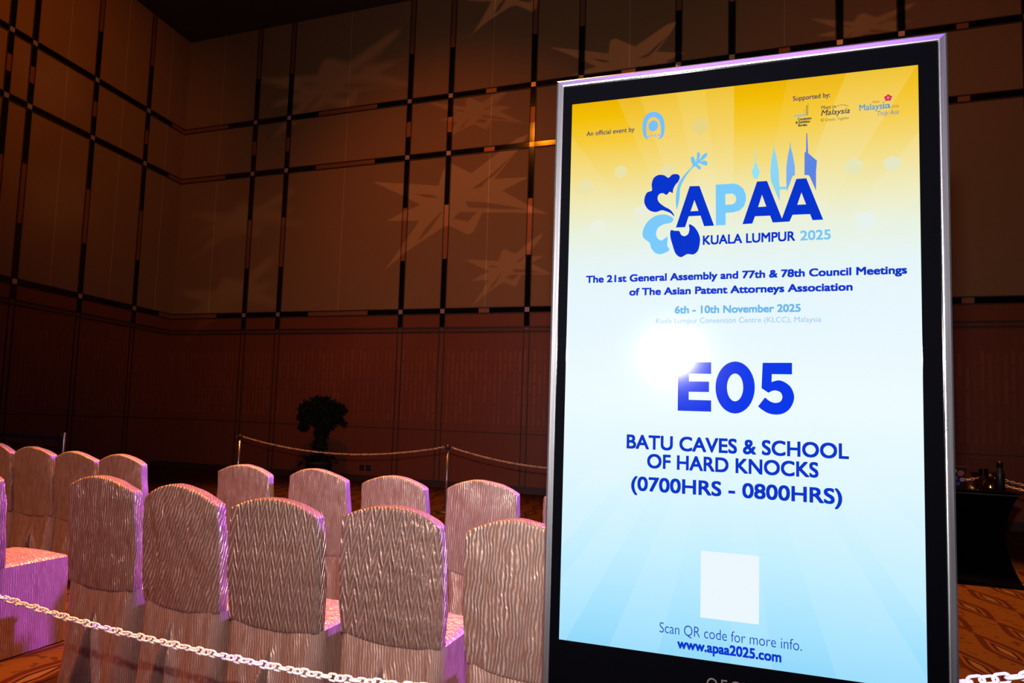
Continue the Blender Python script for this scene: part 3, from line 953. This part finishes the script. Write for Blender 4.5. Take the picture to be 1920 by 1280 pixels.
# belt stanchion on the left
b = empty('belt_stanchion', (4.61, -6.913, 0))
tag(b, 'slim belt barrier post behind the left block of chairs', 'barrier post', 'belt barrier posts')
mb = MB()
mb.lathe([(0.17, 0.0), (0.17, 0.014), (0.05, 0.03), (0.03, 0.045)], 32)
mb.build('base', M['black_metal'], b, smooth=True)
mb = MB()
mb.lathe([(0.020, 0.04), (0.020, 0.97), (0.016, 0.985), (0.0, 0.985)], 20)
mb.build('pole', M['steel'], b, smooth=True)
mb = MB()
mb.box(-0.07, -0.028, -0.035, 0.035, 0.86, 0.965)
mb.build('belt_head', M['black_metal'], b, bevel=0.006)
mb = MB()
mb.box(-2.6, -0.065, -0.002, 0.002, 0.888, 0.94)
mb.build('belt', M['belt'], b)
b2 = empty('belt_stanchion', (1.93, -6.913, 0))
tag(b2, 'belt barrier post beyond the left photo edge', 'barrier post', 'belt barrier posts')
for ch in b.children:
    if ch.name.startswith(('base', 'pole', 'belt_head')):
        cc = ch.copy()
        COL.objects.link(cc)
        cc.parent = b2

# ------------------------------------------------------------------ potted tree by the back wall
M['leaf'] = plain('dark_leaf', (0.007, 0.013, 0.005), 0.7, 0.0, 0.2)
M['bark'] = plain('dark_bark', (0.03, 0.018, 0.01), 0.9)
M['pot'] = plain('dark_planter', (0.02, 0.013, 0.012), 0.6)
tr = empty('potted_tree', (4.58, -0.72, 0))
tag(tr, 'dark potted tree with bushy crown against the wood panelled back wall', 'plant')
mb = MB()
mb.lathe([(0.20, 0.0), (0.22, 0.02), (0.27, 0.36), (0.285, 0.37), (0.285, 0.40), (0.25, 0.40), (0.24, 0.35), (0.0, 0.35)], 28)
mb.build('pot', M['pot'], tr, smooth=True)
mb = MB()
rnd = random.Random(5)
for k in range(3):
    a = k * 2.1
    pts = [(0.05 * math.cos(a + q * 0.9), 0.05 * math.sin(a + q * 0.9), 0.33 + q * 0.16) for q in range(6)]
    mb.tube(pts, 0.026, 7)
for k in range(12):
    a = rnd.uniform(0, 2 * PI)
    r1 = rnd.uniform(0.15, 0.42)
    mb.tube([(0, 0, 1.05), (r1 * 0.5 * math.cos(a), r1 * 0.4 * math.sin(a), 1.22), (r1 * math.cos(a), r1 * 0.7 * math.sin(a), rnd.uniform(1.25, 1.55))], [0.02, 0.012, 0.004], 5)
mb.build('trunk', M['bark'], tr, smooth=True)


def leaf(mb, p, rnd, ln):
    d = Vector((rnd.gauss(0, 1), rnd.gauss(0, 1), rnd.gauss(-0.3, 0.7))).normalized()
    sd_ = d.orthogonal().normalized()
    sd_ = (Matrix.Rotation(rnd.uniform(0, 6.28), 3, d) @ sd_)
    nn = d.cross(sd_)
    w = ln * 0.24
    vs = [p, p + d * ln * .3 + sd_ * w, p + d * ln * .7 + sd_ * w * .8, p + d * ln - nn * ln * .12, p + d * ln * .7 - sd_ * w * .8, p + d * ln * .3 - sd_ * w, p + d * ln * .4 - nn * ln * .06]
    mb.add(vs, [(0, 1, 6), (1, 2, 6), (2, 3, 6), (3, 4, 6), (4, 5, 6), (5, 0, 6)])


mb = MB()
BL = [(-0.22, 0, 1.44, .27, .20), (0.02, -0.05, 1.52, .27, .20), (0.30, 0, 1.46, .22, .15), (-0.05, 0.03, 1.30, .30, .16), (-0.38, 0, 1.30, .14, .10), (-0.40, 0, 1.10, .10, .08), (0.10, 0, 1.16, .18, .12), (0.34, 0, 1.30, .13, .10), (0.02, 0, .98, .13, .14), (0.0, 0, .74, .12, .2), (0.5, 0, 1.22, .05, .05)]
for bx, by, bz, rr, rz_ in BL:
    for k in range(int(900 * rr * rr / .06)):
        while True:
            q = Vector((rnd.uniform(-1, 1), rnd.uniform(-1, 1), rnd.uniform(-1, 1)))
            if q.length < 1:
                break
        leaf(mb, Vector((bx + q.x * rr, by + q.y * rr, bz + q.z * rz_)), rnd, rnd.uniform(.06, .11))
mb.build('crown', M['leaf'], tr)
mb = MB()
for k in range(420):
    a = rnd.uniform(0, 6.28)
    r1 = abs(rnd.gauss(0, .17))
    leaf(mb, Vector((r1 * math.cos(a), r1 * math.sin(a), .40 + rnd.uniform(0, .13))), rnd, rnd.uniform(.06, .12))
mb.build('foliage', M['leaf'], tr)

# wall sockets
for k, dx in enumerate((-0.075, 0.075)):
    so = empty('wall_socket', (5.274 + dx, -0.006, 0.29))
    tag(so, 'black wall socket low on the back wall beside the potted tree, %s of the pair' % ('left' if k == 0 else 'right'), 'socket', 'wall sockets')
    mb = MB()
    mb.box(-0.055, 0.055, -0.006, 0.006, -0.055, 0.055)
    mb.build('plate', M['black_metal'], so, bevel=0.003)
    mb = MB()
    for qx in (-0.015, 0.015):
        mb.box(qx - 0.005, qx + 0.005, -0.009, -0.005, -0.012, 0.012)
    mb.build('insert', M['steel'], so)

# ------------------------------------------------------------------ covered table and the things on it
TX1, TY0, TZ = 14.385, -5.30, 0.855
TX0, TY1 = TX1 - 1.8, TY0 + 0.76
tb = empty('covered_table', ((TX0 + TX1) / 2, (TY0 + TY1) / 2, 0))
tag(tb, 'table in a black stretch cover standing right of the lit sign', 'table')
mb = MB()
hx, hy = (TX1 - TX0) / 2, (TY1 - TY0) / 2
nl, ns = 18, 12
rings = []
per = []
for i in range(ns):
    per.append((-1 + 2 * i / ns, -1))
for i in range(ns):
    per.append((1, -1 + 2 * i / ns))
for i in range(ns):
    per.append((1 - 2 * i / ns, 1))
for i in range(ns):
    per.append((-1, 1 - 2 * i / ns))
vs, fs = [], []
for j in range(nl + 1):
    s_ = j / nl
    z = TZ * (1 - s_)
    pinch = 0.10 * (math.sin(PI * min(s_ * 1.0, 1)) ** 0.8) - 0.02 * s_
    for (a, b_) in per:
        # faces pull in between the legs, and the hem rises between the feet
        mid = (1 - a * a) if abs(b_) == 1 else (1 - b_ * b_)
        inn = pinch + 0.03 * mid * math.sin(PI * s_)
        zz = z + (0.05 * mid * max(0, s_ - 0.8) / 0.2)
        vs.append((a * (hx - inn), b_ * (hy - inn), zz))
np_ = len(per)
for j in range(nl):
    for i in range(np_):
        k = (i + 1) % np_
        fs.append((j * np_ + i, (j + 1) * np_ + i, (j + 1) * np_ + k, j * np_ + k))
fs.append(tuple(range(np_)))
mb.add(vs, fs)
mb.build('stretch_cover', M['black_cloth'], tb, smooth=False)
mb = MB()
mb.box(-hx + 0.01, hx - 0.01, -hy + 0.01, hy - 0.01, TZ - 0.03, TZ - 0.002)
mb.build('table_top', M['black_metal'], tb)
for sx in (-1, 1):
    for sy in (-1, 1):
        mb = MB()
        mb.tube([(sx * (hx - .15), sy * (hy - .15), TZ - .03), (sx * (hx - .15), sy * (hy - .15), 0.0)], .014, 10)
        mb.build('leg', M['steel'], tb, smooth=True)

bt = empty('water_bottle', (14.29, -5.12, TZ))
tag(bt, 'black metal water bottle on the black covered table near its right end', 'bottle')
M['bottle'] = plain('matt_black_bottle', (0.004, 0.004, 0.005), 0.4, 0.0, 0.25)
mb = MB()
mb.lathe([(0.033, 0.0), (0.036, 0.004), (0.036, 0.155), (0.034, 0.175), (0.026, 0.205), (0.021, 0.222), (0.021, 0.232)], 28)
mb.build('body', M['bottle'], bt, smooth=True)
mb = MB()
mb.lathe([(0.024, 0.232), (0.024, 0.272), (0.021, 0.277), (0.0, 0.277)], 24)
mb.build('lid', M['bottle'], bt, smooth=True)

M['glass'] = plain('clear_glass', (0.95, 0.95, 0.95), 0.02, 0.0, 0.5, trans=1.0, ior=1.45)
M['water'] = plain('dark_drink', (0.25, 0.12, 0.07), 0.05, 0.0, 0.5, trans=0.9, ior=1.33)
gl = empty('stemmed_glass', (14.185, -5.05, TZ))
tag(gl, 'small clear stemmed glass on the black covered table left of the bottle', 'glass')
mb = MB()
mb.lathe([(0.030, 0.0), (0.030, 0.003), (0.006, 0.009), (0.005, 0.07), (0.012, 0.082), (0.034, 0.10), (0.037, 0.20), (0.035, 0.20), (0.032, 0.103), (0.0, 0.088)], 28)
mb.build('bowl_and_stem', M['glass'], gl, smooth=True)

ac = empty('acrylic_sign_holder', (14.165, -5.21, TZ))
tag(ac, 'clear acrylic sign holder leaning back on the black covered table', 'sign holder')
mb = MB()
mb.add([(-.07, 0.0, .004), (.07, 0.0, .004), (.085, .05, .30), (-.115, .05, .30), (-.07, .004, .004), (.07, .004, .004), (.085, .054, .30), (-.115, .054, .30)],
       [(0, 1, 2, 3), (7, 6, 5, 4), (0, 4, 5, 1), (1, 5, 6, 2), (2, 6, 7, 3), (3, 7, 4, 0)])
mb.build('panel', M['glass'], ac)
mb = MB()
mb.box(-.07, .07, -.01, .08, 0.0, .004)
mb.build('foot', M['glass'], ac)

M['laptop'] = plain('dark_laptop', (0.02, 0.02, 0.025), 0.4, 0.3)
M['sticker_red'] = plain('red_sticker', (0.35, 0.10, 0.07), 0.5)
M['sticker_pale'] = plain('pale_sticker', (0.35, 0.28, 0.30), 0.5)
M['sticker_blue'] = plain('blue_sticker', (0.08, 0.10, 0.3), 0.5)
lp = empty('laptop', (13.83, -5.10, TZ))
tag(lp, 'dark open laptop with stickered lid on the black covered table beside the lit sign', 'laptop')
mb = MB()
mb.box(-.17, .17, 0.0, .24, 0.0, .016)
mb.build('keyboard_base', M['laptop'], lp, bevel=.004)
mb = MB()
mb.add([(-.17, 0, .014), (.17, 0, .014), (.20, -.06, .21), (-.17, -.06, .21), (-.17, .008, .016), (.17, .008, .016), (.20, -.052, .212), (-.17, -.052, .212)],
       [(0, 1, 2, 3), (7, 6, 5, 4), (0, 4, 5, 1), (1, 5, 6, 2), (2, 6, 7, 3), (3, 7, 4, 0)])
lid = mb.build('screen_lid', M['laptop'], lp)
for sx, sz_, r_, mt in ((.15, .15, .028, 'sticker_red'), (.165, .09, .02, 'sticker_pale'), (.11, .10, .024, 'sticker_blue'), (.10, .17, .02, 'sticker_pale'), (.135, .05, .018, 'sticker_blue')):
    mb = MB()
    yy = -.06 * (sz_ - .014) / .196 - .0008
    mb.add([(sx + r_ * math.cos(q * .628), yy - .06 / .196 * r_ * math.sin(q * .628), sz_ + r_ * math.sin(q * .628)) for q in range(10)], [tuple(range(10))])
    mb.build('sticker', M[mt], lid)

ms = empty('computer_mouse', (14.055, -5.16, TZ))
tag(ms, 'black computer mouse on the black covered table beside the laptop', 'mouse')
mb = MB()
vs, fs = [], []
for j in range(9):
    for i in range(16):
        a, b_ = 2 * PI * i / 16, (PI / 2) * j / 8
        vs.append((.032 * math.cos(a) * math.cos(b_), .052 * math.sin(a) * math.cos(b_), .038 * math.sin(b_)))
for j in range(8):
    for i in range(16):
        k = (i + 1) % 16
        fs.append((j * 16 + i, j * 16 + k, (j + 1) * 16 + k, (j + 1) * 16 + i))
fs.append(tuple(range(15, -1, -1)))
mb.add(vs, fs)
mb.build('shell', M['black_metal'], ms, smooth=True)
mb = MB()
mb.lathe([(0.0, -.004), (.008, -.004), (.008, .004), (0.0, .004)], 12, (0, .022, .034))
mb.build('wheel', M['steel'], ms)

# ------------------------------------------------------------------ digital totem with the event screen
SW, SH, SZ = 0.681, 1.21, 0.8194
tv = empty('digital_signage_totem', (11.3157, -11.5834, 0), 0.0202)
tag(tv, 'tall black digital sign with silver frame showing the E05 event notice', 'digital sign')
X0, X1, ZT = -0.037, 0.731, SZ + 1.2705
mb = MB()
mb.box(X0 + .004, X1 - .004, 0.012, 0.105, 0.03, ZT - .004)
mb.build('cabinet', M['black_metal'], tv)


def ring_rect(prof, name, mats, x0, x1, z0, z1, parent):
    """mitred frame: profile points are (inset, depth); long sides and ends as separate materials"""
    mb = MB()
    vs = []
    for o, y in prof:
        vs += [(x0 + o, y, z0 + o), (x1 - o, y, z0 + o), (x1 - o, y, z1 - o), (x0 + o, y, z1 - o)]
    fs, mi = [], []
    for k in range(len(prof) - 1):
        for i in range(4):
            j = (i + 1) % 4
            fs.append((k * 4 + i, k * 4 + j, (k + 1) * 4 + j, (k + 1) * 4 + i))
            mi.append(1 if i in (0, 2) else 0)
    mb.add(vs, fs)
    mb.mi = mi
    return mb.build(name, mats, parent)


ring_rect([(0.0, 0.10), (0.0, 0.002), (0.0008, -0.001), (0.0045, -0.0045), (0.0145, -0.0060), (0.0165, -0.0050), (0.0165, 0.004)],
          'frame', [M['aluminium'], M['aluminium_top']], X0, X1, 0.03, ZT, tv)
# glossy bezel between the frame and the picture, wide panel below
mb = MB()
bi, bo = 0.0, 0.0165
xs = (X0 + bo, 0.0, SW, X1 - bo)
zs = (0.03 + bo, SZ, SZ + SH, ZT - bo)
yb = -0.0012
for (xa, xb, za, zb) in ((xs[0], xs[1], zs[0], zs[3]), (xs[2], xs[3], zs[0], zs[3]), (xs[1], xs[2], zs[2], zs[3]), (xs[1], xs[2], zs[0], zs[1])):
    mb.box(xa, xb, yb, 0.013, za, zb)
mb.build('bezel', M['black_gloss'], tv)
mb = MB()
mb.lathe([(0.02, 0.0), (0.02, 0.03)], 4)
mb = MB()
mb.box(X0 - 0.06, X1 + 0.06, -0.16, 0.28, 0.0, 0.03)
mb.build('base_plate', M['black_metal'], tv, bevel=0.006)

# the lit picture: gradient and sun rays
SCR_R = 0.06
t = NT('event_screen')
s = t.sep(t.coord())
vv = t.math('DIVIDE', t.math('SUBTRACT', s[2], SZ), SH)
L = lambda *c: lin(c)
grad = t.ramp(vv, [(0.0, L(142, 212, 247)), (0.06, L(160, 222, 250)), (0.17, L(192, 235, 251)), (0.30, L(220, 243, 252)), (0.44, L(235, 248, 253)),
                   (0.58, L(228, 243, 252)), (0.68, L(226, 241, 243)), (0.745, L(229, 238, 218)), (0.80, L(236, 230, 178)), (0.86, L(240, 216, 122)),
                   (0.92, L(242, 200, 56)), (0.965, L(240, 188, 8)), (1.0, L(232, 176, 0))])
dx = t.math('SUBTRACT', s[0], 0.345)
dz = t.math('SUBTRACT', t.math('SUBTRACT', s[2], SZ), 0.62)
ang = t.math('ARCTAN2', dx, dz)                       # 0 = up, + = right
fac = t.math('ADD', t.math('DIVIDE', ang, 2 * PI), 0.5)
K = lambda v_: (v_, v_, v_)
deg = [(-180, .1), (-168, .35), (-160, .05), (-152, .38), (-146, .10), (-141, .42), (-133, .12), (-112, .30), (-95, .05), (-72, .22), (-58, .06), (-44, .20),
       (-34, .0), (-23.5, .22), (-18.5, .50), (-12, .72), (-7, .50), (0, .0), (9, .12), (19, .50), (29, .14), (36, .48), (46, .2), (62, .34), (80, .1), (100, .25),
       (118, .05), (134, .3), (146, .02), (150, .30), (163, .06), (172, .3)]
rays = t.ramp(fac, [((a + 180) / 360, K(b_)) for a, b_ in deg], 'CONSTANT')
dist = t.math('SQRT', t.math('ADD', t.math('MULTIPLY', dx, dx), t.math('MULTIPLY', dz, dz)))
fade = t.math('MULTIPLY', t.math('SUBTRACT', dist, 0.12), 2.2, clamp=True)
amt = t.math('MULTIPLY', t.math('MULTIPLY', rays, fade), 0.78)
pale = t.ramp(vv, [(0.0, L(190, 236, 253)), (0.3, L(235, 248, 254)), (0.65, L(236, 246, 246)), (0.85, L(240, 232, 186)), (1.0, L(240, 212, 84))])
pic = t.mix(amt, grad, pale)
t.set(color=(0.0, 0.0, 0.0), rough=SCR_R, spec=0.28, emit=pic, emits=1.04)
mb = MB()
mb.box(0.0, SW, -0.0004, 0.011, SZ, SZ + SH)
screen = mb.build('screen', t.m, tv)

EM = {}


def ink(rgb):
    if rgb not in EM:
        t = NT('screen_colour_%d' % len(EM))
        t.set(color=(0.0, 0.0, 0.0), rough=SCR_R, spec=0.28, emit=lin(rgb), emits=1.0)
        EM[rgb] = t.m
    return EM[rgb]


class Art:
    """flat shapes shown on the screen, gathered into one mesh with several colours"""

    def __init__(self, name, lift):
        self.mb, self.mats, self.name, self.y = MB(), [], name, -0.0004 - lift

    def put(self, vs, fs, rgb, lift=0.0):
        mt = ink(rgb)
        if mt not in self.mats:
            self.mats.append(mt)
        self.mb.cur = self.mats.index(mt)
        self.mb.add([(a, self.y - lift, SZ + b_) for a, b_ in vs], fs)

    def poly(self, loops, rgb, lift=0.0):
        vs, fs = poly_mesh(loops)
        self.put([(p[0], p[1]) for p in vs], fs, rgb, lift)

    def text(self, s_, u0, u1, v0, cap, rgb, bold=0.0, shear=0.0, track=1.0, lift=0.0):
        c = bpy.data.curves.new('tmp', 'FONT')
        c.body = s_
        c.size = 1.0
        c.offset = min(bold, 0.0)
        c.shear = shear
        c.space_character = track
        c.resolution_u = 5
        vs, fs = eat(c)
        r = max(bold, 0.0)
        xa, xb = min(p[0] for p in vs) - r, max(p[0] for p in vs) + r
        kx, ky = (u1 - u0) / (xb - xa), cap / (0.682 + 2 * bold)
        # heavier weights: the same outline laid down again with small shifts
        sh = [(0, 0)] if r == 0 else [(i * r, j * r) for i in (-1, 0, 1) for j in (-1, 0, 1)]
        for dx_, dz_ in sh:
            self.put([(u0 + (p[0] + dx_ - xa) * kx, v0 + (p[1] + dz_ + r) * ky) for p in vs], fs, rgb, lift)

    def done(self):
        o = self.mb.build(self.name, self.mats, screen)
        me = o.data
        # every face looks at the viewer
        me.update()
        for p in me.polygons:
            if p.normal.y > 0:
                p.flip()
        return o


NAVY, SKY, BLUE2, BLACK = (8, 52, 206), (118, 198, 246), (22, 60, 190), (50, 55, 70)


def smooth2(P, n=5):
    N = len(P)
    out = []
    for i in range(N):
        a, b_, c, d_ = P[i - 1], P[i], P[(i + 1) % N], P[(i + 2) % N]
        for k in range(n):
            q = k / n
            out.append(tuple(0.5 * (2 * b_[m_] + (c[m_] - a[m_]) * q + (2 * a[m_] - 5 * b_[m_] + 4 * c[m_] - d_[m_]) * q * q + (3 * b_[m_] - a[m_] - 3 * c[m_] + d_[m_]) * q ** 3) for m_ in (0, 1)))
    return out


def disc(cx, cz, rx, rz, n=28, ph=0.0):
    return [(cx + rx * math.cos(ph + 2 * PI * i / n), cz + rz * math.sin(ph + 2 * PI * i / n)) for i in range(n)]


# pale hexagon spots
for cx_, cz_, r_, col in ((.277, 1.128, .019, (233, 212, 130)), (.112, 1.04, .0155, (235, 226, 170)), (.035, 1.009, .020, (236, 228, 172)), (.063, .915, .019, (236, 241, 226)),
                          (.211, 1.031, .017, (235, 224, 170)), (.159, .94, .022, (236, 239, 216)), (.568, 1.012, .018, (232, 230, 184)), (.635, 1.012, .0165, (230, 231, 196)), (.588, .899, .019, (233, 243, 238))):
    a = Art('hexagon_spot', 0.0003)
    a.poly([disc(cx_, cz_, r_, r_, 6, 0.5)], col)
    a.done()

# event logo
a = Art('event_logo', 0.0006)
for k, rgb in (('petal_top', NAVY), ('stamen', SKY), ('petal_left', (122, 203, 252)), ('petal_bottom', NAVY)):
    a.poly([smooth2(ART_SMOOTH[k])], rgb)
for k, rgb in (('tower_kl', (150, 226, 246)), ('tower_one', (140, 214, 244)), ('tower_two', (122, 176, 240)), ('tower_wedge', (92, 132, 226))):
    a.poly([ART_POLY[k]], rgb)
for k, rgb in (('letter_a', NAVY), ('letter_p', (122, 203, 252)), ('letter_aa', NAVY)):
    a.poly(ART_LETTERS[k], rgb, 0.0003)
a.text('KUALA LUMPUR', .285, .462, .864, .0205, NAVY, .026)
a.text('2025', .4712, .5265, .864, .0205, SKY, .022)
a.done()

# small marks along the top
a = Art('organiser_mark', 0.0006)
a.text('An official event by', .034, .140, 1.1305, .0108, (62, 66, 110), .012)
a.poly([smooth2(ART_POLY['arch'], 3)], (120, 190, 250))
a.poly([disc(.180, 1.1392, .0102, .0125)], (120, 190, 250))
a.text('APAA', .1665, .1955, 1.1135, .0062, (120, 190, 250), .03, 0, 1.5)
a.done()
a = Art('sponsor_marks', 0.0006)
a.text('Supported by:', .458, .527, 1.1625, .0103, (74, 62, 100), .014)
a.text('malaysia', .460, .4815, 1.1278, .0052, (90, 190, 230), .03)
for k in range(6):
    a.poly([[(.4822, 1.1295 + k * .0036), (.4862 + .0008 * (k % 2), 1.1295 + k * .0036), (.4862, 1.1312 + k * .0036), (.4822, 1.1312 + k * .0036)]], (96, 110, 80))
for k in range(4):
    a.poly([[(.4776, 1.1300 + k * .0036), (.4806, 1.1300 + k * .0036), (.4806, 1.1312 + k * .0036), (.4776, 1.1312 + k * .0036)]], (150, 180, 110))
a.poly([[(.4858, 1.1500), (.4866, 1.1500), (.4866, 1.1555), (.4858, 1.1530)]], (110, 120, 70))
a.text('Convention', .4672, .4925, 1.1190, .0055, BLACK, .04)
a.text('& Exhibition', .4632, .4900, 1.1125, .0055, BLACK, .04)
a.text('Bureau', .4678, .4845, 1.1060, .0055, BLACK, .04)
a.text('Meet in', .5097, .5362, 1.1378, .0078, BLACK, .004, .25)
a.text('Malaysia', .5097, .5616, 1.1245, .0118, BLACK, .008, .25)
a.text('BE Greater, Together', .5096, .5606, 1.1120, .0060, (120, 112, 60), 0)
for k in range(5):
    q0, q1 = 0.35 + k * .5, 0.75 + k * .5
    cx_, cz_ = .5470, 1.1365
    a.poly([[(cx_ + .0135 * math.cos(q0), cz_ + .0075 * math.sin(q0)), (cx_ + .0135 * math.cos(q1), cz_ + .0075 * math.sin(q1)), (cx_ + .0120 * math.cos(q1), cz_ + .0062 * math.sin(q1)), (cx_ + .0120 * math.cos(q0), cz_ + .0062 * math.sin(q0))]],
           ((150, 130, 50), (120, 120, 60), (190, 90, 50))[k % 3])
a.text('Visit', .6013, .6140, 1.1402, .0050, (214, 90, 50), .01)
a.text('Malays', .5787, .6190, 1.1268, .0130, (62, 152, 214), .010)
a.text('i', .6200, .6222, 1.1262, .0160, (90, 120, 190), .0)
a.text('a', .6230, .6335, 1.1268, .0130, (62, 152, 214), .010)
a.text('2026', .6345, .6475, 1.1268, .0052, (206, 130, 60), .01)
a.text('Truly Asia', .6103, .6471, 1.1128, .0100, (108, 128, 176), 0, .35)
for k in range(5):
    q0 = k * 1.2566 + .3
    a.poly([disc(.6291 + .0042 * math.cos(q0), 1.1482 + .0042 * math.sin(q0), .0031, .0031, 10)], (206, 60, 90))
a.poly([disc(.6291, 1.1482, .0020, .0020, 10)], (240, 150, 120), .0003)
a.done()

a = Art('headline_text', 0.0006)
a.text('The 21st General Assembly and 77th & 78th Council Meetings', .0405, .6575, .7885, .0165, (12, 54, 208), .034)
a.text('of The Asian Patent Attorneys Association', .1350, .5645, .7575, .0165, (12, 54, 208), .034)
a.text('6th - 10th November 2025', .2300, .4720, .7160, .0165, (112, 186, 236), .034)
a.text('Kuala Lumpur Convention Centre (KLCC), Malaysia', .1920, .5090, .6950, .0112, (150, 196, 236), -.004)
a.done()

a = Art('room_code', 0.0006)
for lp in ART_CODE:
    a.poly(lp, (10, 56, 232))
a.done()
a = Art('session_title', 0.0006)
a.text('BATU CAVES & SCHOOL', .1350, .5560, .4222, .0305, (12, 54, 200), .024)
a.text('OF HARD KNOCKS', .1780, .5030, .3825, .0305, (12, 54, 200), .024)
a.text('(0700HRS - 0800HRS)', .1460, .5440, .3330, .0305, (12, 54, 200), .024)
a.done()
a = Art('web_address', 0.0006)
a.text('Scan QR code for more info.', .2080, .4730, .0435, .0205, (24, 72, 188), -.006)
a.text('www.apaa2025.com', .2430, .4370, .0160, .0205, (10, 56, 206), .034)
a.done()
a = Art('blank_white_card', 0.0006)
a.poly([[(.2870, .0840), (.3965, .0840), (.3965, .2190), (.2870, .2190)]], (236, 247, 254))
a.done()

# maker's lettering below the picture
mb = MB()
c = bpy.data.curves.new('tmp', 'FONT')
c.body = 'OECH'
c.size = 1.0
c.space_character = 1.25
vs, fs = eat(c)
xa, xb = min(p[0] for p in vs), max(p[0] for p in vs)
kx = 0.085 / (xb - xa)
mb.add([(.300 + (p[0] - xa) * kx, yb - .0004, SZ - .058 + p[1] * .036) for p in vs], fs)
M['lettering'] = plain('grey_lettering', (0.05, 0.033, 0.033), 0.5)
mb.build('maker_lettering', M['lettering'], tv)
